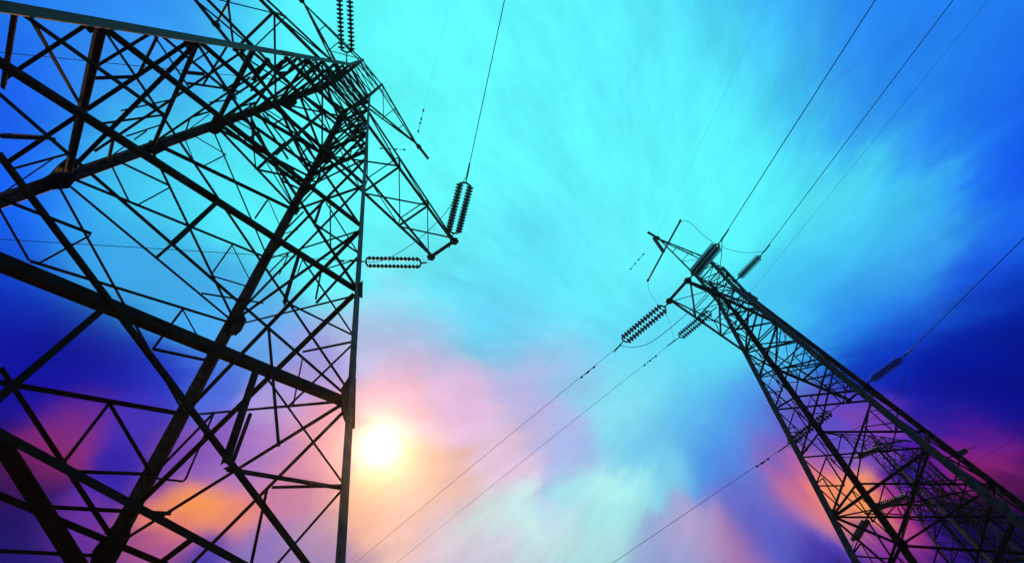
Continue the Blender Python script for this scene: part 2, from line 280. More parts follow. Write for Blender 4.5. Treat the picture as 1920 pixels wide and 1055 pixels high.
def make_tower(name, leg, apex, yaw, t_ground, members, gussets, t_generic, leg_w, brace_k, leg_k={}):
    root = empty(name, Matrix.Translation(apex) @ Matrix.Rotation(yaw, 4, 'Z'))
    t_cage = T_BEND
    def fpt(fc, s, t): return leg(fc[0], t) * (1 - s) + leg(fc[1], t) * s
    rnd = random.Random(3)
    def bar(nm, P, Q, w, nrm, mat=STEEL, parent=root):
        m = MB(); m.angle(P, Q, w, nrm, rnd.uniform(-0.035, 0.012), rnd.choice((-1, 1))); return m.build(nm, mat, parent)
    # legs: heavy angles, heel outwards
    for n in 'ABCD':
        m = MB(); w = leg_w * leg_k.get(n, 1.0); t = w * 0.12
        stages = [(leg(n, t_ground), leg(n, t_cage)), (leg(n, t_cage), body(n, TOPZ))]
        for si, (P, Q) in enumerate(stages):
            d = (Q - P).normalized(); ww = w if si == 0 else w * 0.72
            x = Vector((-SIGN[n][0], 0, 0)); x = (x - d * x.dot(d)).normalized()
            y = Vector((0, -SIGN[n][1], 0)); y = (y - d * y.dot(d) - x * y.dot(x)).normalized()
            o_ = -0.3 * ww
            m.plank(P, Q, x, y, o_, ww + o_, o_, t + o_); m.plank(P, Q, x, y, o_, t + o_, t + o_, ww + o_)
        lg = m.build('leg', LEGST, root)
        # splice cover plates with bolt heads
        for ts in (1.262, 0.74):
            P, Q = leg(n, ts + 0.028), leg(n, ts - 0.028); d = (Q - P).normalized()
            x = Vector((-SIGN[n][0], 0, 0)); x = (x - d * x.dot(d)).normalized()
            y = Vector((0, -SIGN[n][1], 0)); y = (y - d * y.dot(d) - x * y.dot(x)).normalized()
            sp = MB(); P = P - (x + y) * (0.3 * w); Q = Q - (x + y) * (0.3 * w)
            sp.plank(P, Q, x, y, 0.004, w * 0.9, -0.009, -0.002); sp.plank(P, Q, x, y, -0.009, -0.002, 0.004, w * 0.9)
            for k in range(6):
                c = P + (Q - P) * ((k + 0.5) / 6)
                for uu in (0.3, 0.7):
                    for (aa, bb) in ((x, y), (y, x)):
                        q = c + aa * (w * uu); sp.plank(q - d * 0.012, q + d * 0.012, aa, bb, -0.010, 0.010, -0.019, -0.0095)
            sp.build('splice_plate', LEGST, lg)
        ft = MB(); g = leg(n, t_ground)
        ps = []
        for zz, r in ((-0.6, 0.55), (0.22, 0.30)):
            ps += [(g.x - r, g.y - r, g.z + zz), (g.x + r, g.y - r, g.z + zz), (g.x + r, g.y + r, g.z + zz), (g.x - r, g.y + r, g.z + zz)]
        ft.box8(ps); ft.build('footing', CONC, root)
    # measured members of the lower body
    for fc, k, s1, t1, s2, t2, w in members:
        bar({'d': 'diagonal_brace', 'h': 'horizontal_strut', 'r': 'secondary_brace'}[k], fpt(fc, s1, t1), fpt(fc, s2, t2), w * brace_k, FACES[fc])
    # regular cross bracing
    lv = [t for t in LEVELS if t <= t_generic[1] + 1e-6 and t >= t_generic[0] - 1e-6]
    def panel(fc, ta, tb, full, wk=1.0):
        n = FACES[fc]; w = (0.05 + 0.02 * ta) * wk
        bar('diagonal_brace', fpt(fc, 0, tb), fpt(fc, 1, ta), w * 1.15, n)
        bar('diagonal_brace', fpt(fc, 1, tb), fpt(fc, 0, ta), w * 0.85, n)
        if full:
            dt = tb - ta; tm = (ta + tb) / 2
            for s, e in ((0.25, 0.0), (0.75, 1.0)):
                lo, hi = fpt(fc, s, tb - dt * 0.25), fpt(fc, s, ta + dt * 0.25)
                bar('lacing_post', hi, lo, w * 0.6, n)
                bar('secondary_brace', fpt(fc, e, tm), lo, w * 0.55, n); bar('secondary_brace', fpt(fc, e, tm), hi, w * 0.5, n)
    for fc in FACES:
        for ta, tb in zip(lv[:-1], lv[1:]): panel(fc, ta, tb, ta >= 0.53, 1.35 if members else 1.0)
        if t_generic[1] < 1.3:
            pass
        for t in (T_BEND, T_ARMTOP, LEVELS[3], 1.0):
            if t_generic[0] - 1e-6 <= t <= t_generic[1]: bar('horizontal_strut', fpt(fc, 0, t), fpt(fc, 1, t), 0.07, FACES[fc])
    # legs below the picture
    tl = max(1.40, t_generic[1])
    for fc in FACES:
        if t_ground > tl + 0.05: panel(fc, tl, t_ground, False, 1.2)
    # plan bracing at the two stiff levels
    for t in ((LEVELS[3], 1.0) if t_generic[1] > 1.2 else (LEVELS[3],)):
        for p_, q_ in (('A', 'C'), ('B', 'D')): bar('plan_brace', leg(p_, t), leg(q_, t), 0.055, Vector((0, 0, 1)))
    # cage
    zs = [-T_BEND * UNIT, -4.65, -3.9, -3.1, TOPZ]
    for fc in FACES:
        def cpt(n, z): return leg(n, t_cage) if abs(z + T_BEND * UNIT) < 1e-6 else leg(n, t_cage) + (body(n, TOPZ) - leg(n, t_cage)) * ((z + T_BEND * UNIT) / (TOPZ + T_BEND * UNIT))
        for za, zb in zip(zs[:-1], zs[1:]):
            bar('diagonal_brace', cpt(fc[0], za), cpt(fc[1], zb), 0.05, FACES[fc]); bar('diagonal_brace', cpt(fc[1], za), cpt(fc[0], zb), 0.042, FACES[fc])
        for z in (-3.1, TOPZ): bar('horizontal_strut', cpt(fc[0], z), cpt(fc[1], z), 0.06, FACES[fc])
    # gusset plates
    for fc, n, poly in gussets:
        pts = [fpt(fc, s, t) for s, t in poly]; nr = FACES[fc].normalized()
        m = MB(); m.slab(pts, nr, 0.016, 0.03); m.build('gusset_plate', STEEL, root)
    if not gussets:
        for fc in FACES:
            for t in LEVELS[2:]:
                for e in (0, 1):
                    if t > t_ground: continue
                    h = 0.20 if t in (LEVELS[3], 1.0) else 0.13
                    c = fpt(fc, e, t); a = (fpt(fc, 1 - e, t) - c).normalized(); dn = (fpt(fc, e, t + 0.1) - c).normalized()
                    pts = [c - dn * h * 1.3, c - dn * h * 0.7 + a * h * 0.9, c + a * h * 1.25, c + dn * h * 0.7 + a * h * 0.9, c + dn * h * 1.3]
                    m = MB(); m.slab(pts, FACES[fc].normalized(), 0.016, 0.03); m.build('gusset_plate', STEEL, root)
    # crossarms
    for sx in (-1, 1):
        tips = [Vector((sx * ARM, sy * ARMW, ARMZ)) for sy in (-1, 1)]
        m = MB()
        if sx in TIPS_OVERRIDE.get(name, {}): tips = [Vector(q) for q in TIPS_OVERRIDE[name][sx]]
        m.angle(tips[0], tips[1], 0.14, Vector((0, 0, 1)), 0, 1)
        for q in tips:
            r = 0.17; m.slab([q + Vector((r * math.cos(k), r * math.sin(k), 0)) for k in [i * math.pi / 3 + 0.3 for i in range(6)]], Vector((0, 0, 1)), -0.05, -0.03)
            m.slab([q + Vector((r * 0.8 * math.cos(k), 0, r * 0.8 * math.sin(k))) for k in [i * math.pi / 3 for i in range(6)]], Vector((0, 1, 0)), -0.01, 0.01)
        arm = m.build('crossarm', STEEL, root)
        pair = [('A', 'B'), ('D', 'C')][sx < 0]
        lows = [leg(n, LEVELS[3]) for n in pair]; ups = [leg(n, T_ARMTOP) for n in pair]
        for i in (0, 1):
            nn = Vector((0, -1 if i == 0 else 1, 0))
            bar('lower_chord', lows[i], tips[i], 0.125, nn, STEEL, arm)
            bar('upper_chord', ups[i], tips[i] + Vector((0, 0, 0.05)), 0.08, nn, STEEL, arm)
            for u, v in ((0.34, 0.34), (0.67, 0.67)):
                bar('lacing_bar', lows[i].lerp(tips[i], u), ups[i].lerp(tips[i], v), 0.05, nn, STEEL, arm)
            for u, v in ((0.34, 0.0), (0.67, 0.34)):
                bar('lacing_bar', lows[i].lerp(tips[i], u), ups[i].lerp(tips[i], v), 0.045, nn, STEEL, arm)
        for u in (0.34, 0.67):
            bar('lacing_bar', lows[0].lerp(tips[0], u), lows[1].lerp(tips[1], u), 0.07, Vector((0, 0, 1)), STEEL, arm)
            bar('lacing_bar', ups[0].lerp(tips[0], u), ups[1].lerp(tips[1], u), 0.04, Vector((0, 0, 1)), STEEL, arm)
        for u, v in ((0.0, 0.34), (0.34, 0.67), (0.67, 0.97)):
            bar('lacing_bar', lows[1].lerp(tips[1], u), lows[0].lerp(tips[0], v), 0.06, Vector((0, 0, 1)), STEEL, arm)
            bar('lacing_bar', ups[0].lerp(tips[0], u), ups[1].lerp(tips[1], v), 0.035, Vector((0, 0, 1)), STEEL, arm)
        # short top arm that carries the earth wire
        tip = Vector((sx * TOPARM, 0, TOPTIPZ)); out_ = Vector((sx, 0, -0.05))
        m = MB(); m.slab([tip + Vector((0.16 * math.cos(k), 0.12 * math.sin(k), 0)) for k in [i * math.pi / 3 for i in range(6)]], Vector((0, 0, 1)), -0.03, 0.0)
        m.plank(tip, tip + out_ * 0.72, Vector((0, 1, 0)), Vector((0, 0, 1)), -0.055, 0.055, -0.06, 0.05)
        top = m.build('earth_wire_arm', STEEL, root)
        for i, n in enumerate(pair):
            nn = Vector((0, -1 if i == 0 else 1, 0))
            hi = body(n, TOPZ); lo = leg(n, t_cage) + (hi - leg(n, t_cage)) * ((-3.1 + T_BEND * UNIT) / (TOPZ + T_BEND * UNIT))
            bar('upper_chord', hi, tip, 0.075, nn, STEEL, top); bar('lower_chord', lo, tip - Vector((0, 0, 0.05)), 0.06, nn, STEEL, top)
            for u in (0.35, 0.6): bar('lacing_bar', hi.lerp(tip, u), lo.lerp(tip, u), 0.035, nn, STEEL, top)
            bar('lacing_bar', lo, hi.lerp(tip, 0.35), 0.03, nn, STEEL, top); bar('lacing_bar', lo.lerp(tip, 0.35), hi.lerp(tip, 0.6), 0.03, nn, STEEL, top)
        hA, hB = body(pair[0], TOPZ), body(pair[1], TOPZ)
        for u in (0.35, 0.6): bar('lacing_bar', hA.lerp(tip, u), hB.lerp(tip, u), 0.035, Vector((0, 0, 1)), STEEL, top)
        bar('lacing_bar', hA, hB.lerp(tip, 0.35), 0.03, Vector((0, 0, 1)), STEEL, top)
    return root
TIPS_OVERRIDE = {}
MEMBERS = [
    ('DA', 'd', 0.091, 1.236, 1.0, 1.132, 0.075), ('DA', 'd', 0.153, 1.256, 1.0, 1.267, 0.04), ('DA', 'd', 0.273, 1.29, 1.0, 1.392, 0.039), ('DA', 'd', 0.0, 1.121, 1.0, 1.263, 0.036),
    ('DA', 'd', 0.0, 1.115, 1.0, 0.998, 0.074), ('DA', 'r', 0.0, 1.059, 0.197, 1.083, 0.029), ('DA', 'd', 0.0, 1.05, 0.267, 1.02, 0.051), ('DA', 'd', 0.369, 1.34, 1.0, 1.27, 0.096),
    ('DA', 'd', 0.518, 1.327, 0.515, 1.397, 0.045), ('DA', 'd', 0.534, 1.395, 0.901, 1.397, 0.051), ('DA', 'd', 0.0, 0.995, 1.0, 1.133, 0.041), ('DA', 'd', 0.0, 0.981, 1.0, 0.865, 0.073),
    ('DA', 'd', 0.0, 0.896, 1.0, 1.001, 0.045), ('DA', 'd', 0.0, 0.873, 1.0, 0.723, 0.075), ('DA', 'r', 0.783, 1.228, 1.0, 1.201, 0.033), ('DA', 'r', 0.777, 1.097, 1.0, 1.069, 0.043),
    ('DA', 'h', 0.763, 1.297, 1.0, 1.332, 0.025), ('DA', 'h', 0.761, 1.297, 0.769, 1.362, 0.049), ('DA', 'r', 0.779, 1.33, 0.778, 1.359, 0.025), ('DA', 'd', 0.776, 1.362, 1.0, 1.334, 0.04),
    ('DA', 'r', 0.759, 1.165, 0.769, 1.231, 0.049), ('DA', 'r', 0.77, 1.167, 1.0, 1.203, 0.028), ('DA', 'r', 0.766, 1.039, 0.77, 1.099, 0.047), ('DA', 'r', 0.783, 1.036, 1.0, 1.07, 0.027),
    ('DA', 'r', 0.754, 1.265, 0.846, 1.336, 0.032), ('DA', 'r', 0.508, 1.189, 0.513, 1.262, 0.049), ('DA', 'r', 0.513, 1.262, 0.513, 1.28, 0.025), ('DA', 'd', 0.0, 1.186, 0.27, 1.153, 0.056),
    ('DA', 'r', 0.507, 0.803, 0.512, 1.052, 0.063), ('DA', 'r', 0.504, 1.004, 0.511, 1.107, 0.042), ('CD', 'h', 1.0, 1.189, 0.742, 1.155, 0.064), ('CD', 'r', 1.0, 1.182, 0.625, 1.071, 0.034),
    ('CD', 'd', 1.0, 1.134, 0.774, 1.161, 0.055), ('CD', 'h', 1.0, 1.126, 0.084, 0.999, 0.091), ('CD', 'd', 1.0, 1.067, 0.811, 1.095, 0.038), ('CD', 'r', 1.0, 1.058, 0.777, 1.033, 0.053),
    ('CD', 'd', 1.0, 1.003, 0.314, 1.091, 0.058), ('CD', 'd', 1.0, 0.997, 0.107, 0.998, 0.065), ('CD', 'h', 1.0, 0.993, 0.064, 0.87, 0.098), ('CD', 'r', 0.767, 1.09, 0.767, 1.032, 0.041),
    ('CD', 'r', 0.53, 1.004, 0.555, 0.939, 0.032), ('CD', 'h', 0.458, 1.016, 0.419, 0.924, 0.051), ('CD', 'd', 1.0, 0.886, 0.217, 0.986, 0.044), ('CD', 'd', 0.942, 0.949, 0.809, 0.965, 0.032),
    ('CD', 'd', 0.09, 0.872, 0.72, 0.791, 0.047), ('CD', 'r', 0.279, 0.953, 0.306, 0.904, 0.035), ('CD', 'r', 0.182, 0.921, 0.253, 0.913, 0.026), ('CD', 'r', 0.307, 0.975, 0.0, 0.933, 0.044),
    ('CD', 'r', 0.154, 0.926, 0.071, 0.934, 0.026), ('CD', 'r', 0.297, 0.843, 0.0, 0.801, 0.042), ('CD', 'r', 0.289, 0.815, 0.285, 0.839, 0.03), ('CD', 'r', 0.255, 0.792, 0.085, 0.806, 0.025),
    ('CD', 'h', 1.0, 0.868, 0.117, 0.748, 0.095), ('CD', 'r', 1.0, 0.927, 0.653, 0.891, 0.05), ('CD', 'r', 0.287, 0.836, 0.284, 0.788, 0.036), ('CD', 'r', 0.441, 0.83, 0.407, 0.758, 0.043),
    ('CD', 'r', 0.502, 1.121, 0.437, 1.076, 0.057), ('CD', 'r', 0.436, 1.075, 0.424, 1.065, 0.053), ('CD', 'r', 0.267, 1.022, 0.27, 1.081, 0.044), ('CD', 'r', 0.25, 1.036, 0.062, 1.061, 0.025),
    ('CD', 'r', 0.789, 0.963, 0.768, 0.915, 0.052), ('CD', 'd', 0.563, 0.825, 0.912, 0.78, 0.06), ('CD', 'h', 0.932, 0.796, 0.661, 0.771, 0.085), ('CD', 'd', 0.926, 0.733, 0.492, 0.73, 0.066),
    ('CD', 'r', 0.697, 0.934, 0.592, 0.824, 0.037), ('CD', 'r', 0.592, 0.824, 0.503, 0.761, 0.037), ('CD', 'd', 1.0, 0.716, 0.469, 0.786, 0.051), ('CB', 'h', 0.0, 0.986, 1.0, 0.88, 0.067),
    ('CB', 'h', 0.052, 0.992, 1.0, 1.006, 0.053), ('CB', 'd', 0.0, 0.998, 1.0, 1.137, 0.044), ('CB', 'd', 0.0, 1.055, 0.274, 1.027, 0.044), ('CB', 'r', 0.274, 1.027, 0.267, 1.087, 0.033),
    ('CB', 'r', 0.0, 1.059, 0.243, 1.09, 0.026), ('CB', 'h', 0.245, 1.089, 1.0, 1.009, 0.058), ('CB', 'h', 0.49, 1.193, 1.0, 1.138, 0.061), ('CB', 'd', 0.462, 1.182, 1.0, 1.258, 0.051),
    ('CB', 'r', 0.76, 1.165, 0.761, 1.225, 0.046), ('CB', 'r', 0.764, 1.164, 1.0, 1.2, 0.041), ('CB', 'h', 0.784, 1.227, 1.0, 1.2, 0.042), ('CB', 'h', 0.774, 1.257, 1.109, 1.222, 0.045),
    ('CB', 'h', 0.715, 1.293, 1.0, 1.267, 0.046), ('CB', 'd', 0.668, 1.26, 1.327, 1.258, 0.066), ('CB', 'r', 0.0, 0.925, 0.269, 0.898, 0.035), ('CB', 'r', 0.0, 0.93, 0.232, 0.96, 0.025),
    ('CB', 'r', 0.271, 0.898, 0.264, 0.957, 0.025), ('CB', 'd', 0.0, 0.865, 1.0, 1.004, 0.038), ('CB', 'r', 0.776, 0.969, 1.0, 0.943, 0.037), ('CB', 'r', 0.786, 1.001, 1.106, 0.952, 0.043),
    ('CB', 'r', 0.759, 0.906, 0.768, 0.969, 0.032), ('CB', 'r', 0.759, 0.906, 1.0, 0.94, 0.025), ('CB', 'r', 0.761, 0.779, 0.771, 0.833, 0.043), ('CB', 'r', 0.767, 0.779, 1.0, 0.813, 0.025),
    ('CB', 'r', 0.76, 1.035, 0.764, 1.097, 0.037), ('CB', 'r', 0.76, 1.035, 1.0, 1.07, 0.028), ('CB', 'h', 0.0, 0.856, 1.0, 0.752, 0.072), ('CB', 'r', 0.0, 0.793, 0.272, 0.77, 0.034),
    ('CB', 'r', 0.0, 0.802, 0.231, 0.832, 0.025), ('CB', 'r', 0.272, 0.77, 0.261, 0.825, 0.029), ('CB', 'd', 0.0, 0.74, 1.0, 0.877, 0.044), ('CB', 'd', 0.083, 0.737, 1.0, 0.748, 0.053),
    ('CB', 'h', 0.065, 0.726, 1.063, 0.68, 0.085), ('CB', 'r', 0.308, 0.693, 0.513, 0.74, 0.04), ('CB', 'r', -0.101, 0.616, 0.338, 0.701, 0.045), ('CB', 'r', 0.539, 0.738, 1.136, 0.63, 0.046),
    ('CB', 'd', 0.26, 0.69, 1.0, 0.745, 0.041), ('CB', 'd', 0.0, 0.619, 0.66, 0.655, 0.05), ('CB', 'h', 0.0, 0.606, 1.0, 0.542, 0.084), ('CB', 'd', 0.0, 0.674, 1.0, 0.613, 0.078),
    ('CB', 'd', 0.075, 0.611, 1.0, 0.634, 0.064), ('CB', 'r', 0.553, 0.58, 0.938, 0.543, 0.069), ('CB', 'r', 0.559, 0.584, 1.0, 0.615, 0.05), ('CB', 'd', 0.596, 1.229, 1.0, 1.291, 0.15),
    ('CB', 'h', 0.764, 1.097, 1.0, 1.07, 0.043), ('AB', 'd', 1.0, 1.006, 0.0, 0.886, 0.06), ('AB', 'd', 1.0, 1.139, 0.0, 1.019, 0.066), ('AB', 'h', 1.0, 1.008, 0.0, 1.019, 0.052),
    ('AB', 'r', 1.0, 0.884, 0.0, 1.019, 0.043), ('AB', 'r', 0.203, 1.055, 0.0, 1.084, 0.029), ('AB', 'r', 0.0, 1.081, 0.226, 1.112, 0.04), ('AB', 'r', 0.244, 1.048, 0.233, 1.104, 0.025),
    ('AB', 'r', 0.68, 0.926, 0.683, 0.97, 0.03), ('AB', 'r', 0.687, 0.922, 0.839, 0.938, 0.038), ('AB', 'r', 0.453, 0.978, 0.457, 1.011, 0.028), ('AB', 'h', 0.899, 0.771, 0.0, 0.892, 0.05),
    ('AB', 'd', 1.0, 0.885, 0.0, 0.777, 0.066), ('AB', 'r', 0.725, 0.805, 0.912, 0.825, 0.041), ('AB', 'r', 0.891, 0.838, 0.686, 0.864, 0.029), ('AB', 'd', 1.0, 0.743, 0.0, 0.65, 0.076),
    ('AB', 'h', 0.89, 1.027, 0.0, 1.146, 0.042), ('AB', 'r', 0.244, 1.177, 0.0, 1.211, 0.025), ('AB', 'h', 0.905, 1.149, 0.0, 1.27, 0.037), ('AB', 'd', 1.071, 1.246, 0.0, 1.148, 0.069),
    ('AB', 'r', 0.255, 1.234, 0.0, 1.212, 0.034), ('AB', 'r', 0.244, 1.185, 0.236, 1.237, 0.025), ('AB', 'd', 0.937, 1.263, 0.0, 1.272, 0.056), ('AB', 'd', 0.509, 1.327, 0.0, 1.276, 0.049),
    ('AB', 'r', 0.241, 1.303, 0.0, 1.334, 0.025), ('AB', 'd', 0.194, 1.361, 0.0, 1.335, 0.029), ('AB', 'r', 0.249, 1.303, 0.239, 1.356, 0.025), ('AB', 'r', 0.719, 1.173, 1.0, 1.206, 0.037),
    ('AB', 'r', 0.71, 1.174, 0.701, 1.238, 0.025), ('AB', 'r', 1.0, 1.203, 0.719, 1.239, 0.025), ('AB', 'r', 0.497, 1.306, 0.666, 1.311, 0.054), ('AB', 'r', 0.719, 1.239, 0.704, 1.237, 0.025),
    ('AB', 'r', 0.374, 0.839, 0.23, 0.998, 0.033), ('AB', 'r', 0.701, 0.736, 0.833, 0.757, 0.059), ('AB', 'd', 0.889, 0.651, 0.0, 0.557, 0.075), ('AB', 'h', 0.916, 0.687, 0.0, 0.771, 0.059),
]
GUSSETS = [
    ('CB', 'C', [(0.036, 1.034), (-0.013, 1.005), (-0.031, 0.987), (-0.016, 0.97), (0.033, 0.981), (0.054, 0.994), (0.028, 1.012)]),
    ('CD', 'C', [(0.015, 1.024), (0.064, 1.011), (0.136, 1.012), (0.178, 1.009), (0.059, 0.984), (0.01, 0.989)]),
    ('CB', 'C', [(-0.006, 0.875), (-0.042, 0.854), (-0.015, 0.843), (0.052, 0.848), (0.059, 0.869)]),
    ('CB', 'C', [(0.026, 0.756), (-0.028, 0.723), (0.013, 0.705), (0.085, 0.729), (0.087, 0.748)]),
    ('CD', 'C', [(-0.045, 0.737), (0.208, 0.766), (0.15, 0.74), (-0.076, 0.695)]),
    ('CB', 'B', [(0.97, 1.011), (0.978, 1.002), (1.023, 0.991), (1.052, 0.995), (1.056, 1.013), (1.009, 1.031)]),
    ('AB', 'B', [(0.985, 1.004), (0.91, 1.008), (0.854, 1.024), (0.855, 1.042), (0.897, 1.044)]),
    ('CB', 'B', [(0.964, 0.75), (0.998, 0.743), (1.047, 0.748), (1.022, 0.769), (0.98, 0.761)]),
    ('AB', 'B', [(1.05, 0.731), (0.953, 0.74), (0.861, 0.773), (0.89, 0.784)]),
    ('CB', 'B', [(0.959, 0.55), (0.969, 0.527), (1.074, 0.511), (1.148, 0.519), (1.117, 0.559), (1.027, 0.564)]),
    ('AB', 'B', [(1.037, 0.524), (0.854, 0.535), (0.65, 0.594), (0.705, 0.632)]),
    ('CB', 'B', [(0.968, 1.275), (0.958, 1.267), (0.964, 1.258), (0.993, 1.247), (1.019, 1.24), (1.024, 1.26), (1.024, 1.27)]),
    ('AB', 'B', [(1.084, 1.264), (1.101, 1.242), (0.98, 1.243), (0.93, 1.259), (0.939, 1.278)]),
    ('AB', 'A', [(0.041, 1.257), (0.01, 1.246), (-0.009, 1.25), (-0.014, 1.295), (0.007, 1.292), (0.026, 1.28), (0.037, 1.269)]),
    ('DA', 'A', [(0.965, 1.268), (0.99, 1.249), (1.004, 1.247), (1.01, 1.291), (0.991, 1.293), (0.975, 1.284)]),
    ('DA', 'A', [(0.994, 1.131), (1.019, 1.117), (1.02, 1.145), (1.0, 1.148)]),
    ('CD', 'D', [(0.984, 1.132), (0.998, 1.124), (0.967, 1.117), (0.952, 1.12), (0.962, 1.125)]),
    ('CD', 'D', [(0.971, 1.006), (0.981, 0.986), (0.94, 0.981), (0.924, 0.988)]),
    ('CB', 'C', [(0.039, 0.53), (-0.072, 0.495), (-0.018, 0.463), (0.134, 0.483), (0.173, 0.521)]),
]
tower_l = make_tower('transmission_tower', leg_left, Vector([-4.641, 3.173, 27.27]), 0.96931, 1.6041, MEMBERS, GUSSETS, (T_BEND, LEVELS[5]), 0.135, 0.98, {'A': 0.72, 'B': 1.3, 'C': 1.3})
tag(tower_l, 'dark steel lattice pylon towering close on the left, its leg beside the sun', 'transmission tower', 'lattice transmission towers')
tower_r = make_tower('transmission_tower', leg_ideal, Vector([13.238, 13.458, 26.896]), 0.56159, 1.5821, [], [], (T_BEND, 1.5), 0.205, 1.0)
tag(tower_r, 'whole steel lattice pylon leaning into view on the right, rod hung from its top arm', 'transmission tower', 'lattice transmission towers')
far = []
for (x, y, z, yaw), lab in zip([[34.23, 33.7, 30.526, 0.211], [45.22, 41.677, 35.011, 0.326]], ('smaller distant pylon seen through the lower lattice of the right pylon', 'farthest faint pylon behind the distant one at the lower right corner')):
    c = copy_tree(tower_r); c.matrix_world = Matrix.Translation((x, y, z)) @ Matrix.Rotation(yaw, 4, 'Z')
    tag(c, lab, 'transmission tower', 'lattice transmission towers'); far.append(c)

# ------------------------------------------------------------------ insulator strings
FAR = [[34.23, 33.7, 30.526, 0.211], [45.22, 41.677, 35.011, 0.326]]
ML = Matrix.Translation(Vector([-4.641, 3.173, 27.27])) @ Matrix.Rotation(0.96931, 4, 'Z')
MR = Matrix.Translation(Vector([13.238, 13.458, 26.896])) @ Matrix.Rotation(0.56159, 4, 'Z')
FRAME = {'L': ML, 'R': MR}
for key_, (x, y, z, yaw) in zip(('far', 'farthest'), FAR): FRAME[key_] = Matrix.Translation((x, y, z)) @ Matrix.Rotation(yaw, 4, 'Z')
def disc_profile(m, P, Q, n, r, seg=14):
    """cap-and-pin discs on a rod from P to Q, one continuous lathe"""
    d = (Q - P); L = d.length; pts = []; rad = []
    pitch = L / n
    for k in range(n):
        b = k * pitch
        for f_, q in ((0.02, 0.032), (0.10, 0.05), (0.20, r * 0.62), (0.32, r * 0.90), (0.46, r), (0.66, r * 0.97), (0.70, 0.06), (0.82, 0.034), (0.97, 0.028)):
            pts.append(P + d * ((b + f_ * pitch) / L)); rad.append(q)
    m.tube(pts, rad, seg)
def insulator(label, M, attach, near, far_, clamp, gap, n, r, mat, group='strain insulator strings', up=Vector((0, 0, 1))):
    """double string: shackle at the arm, two parallel disc strings between two yoke plates, dead-end clamp"""
    A, P, Q, K_ = (M @ Vector(q) for q in (attach, near, far_, clamp))
    root = empty('insulator_string', Matrix.Translation(A)); tag(root, label, 'insulator', group)
    d = (Q - P).normalized(); side = up.cross(d).normalized(); upv = d.cross(side)
    def loc(v): return v - A
    m = MB(); m.tube([loc(A), loc(A.lerp(P, 0.9))], 0.018, 6)
    for k in range(3):
        c = A.lerp(P, 0.25 + 0.25 * k); m.tube([loc(c - d * 0.03), loc(c + d * 0.03)], 0.034, 6)
    m.build('shackle_link', STEEL, root)
    for E, sgn in ((P, 1), (Q, -1)):
        m = MB(); g = gap * 0.5
        m.slab([loc(E - d * 0.07 * sgn), loc(E + side * (g + 0.035) + d * 0.015 * sgn), loc(E + side * (g + 0.035) + d * 0.06 * sgn), loc(E + side * (g - 0.02) + d * 0.06 * sgn), loc(E + d * 0.0 * sgn),
                loc(E - side * (g - 0.02) + d * 0.06 * sgn), loc(E - side * (g + 0.035) + d * 0.06 * sgn), loc(E - side * (g + 0.035) + d * 0.015 * sgn)], upv, -0.012, 0.012)
        m.build('yoke_plate', STEEL, root)
    for s in (-1, 1):
        m = MB(); disc_profile(m, loc(P + side * s * gap * 0.5 + d * 0.05), loc(Q + side * s * gap * 0.5 - d * 0.05), n, r)
        m.build('disc_string', mat, root, smooth=True)
    m = MB(); m.tube([loc(Q), loc(Q.lerp(K_, 0.5)), loc(K_), loc(K_ + (K_ - Q).normalized() * 0.45)], [0.02, 0.022, 0.034, 0.026], 8); m.build('dead_end_clamp', ALU, root)
    return root
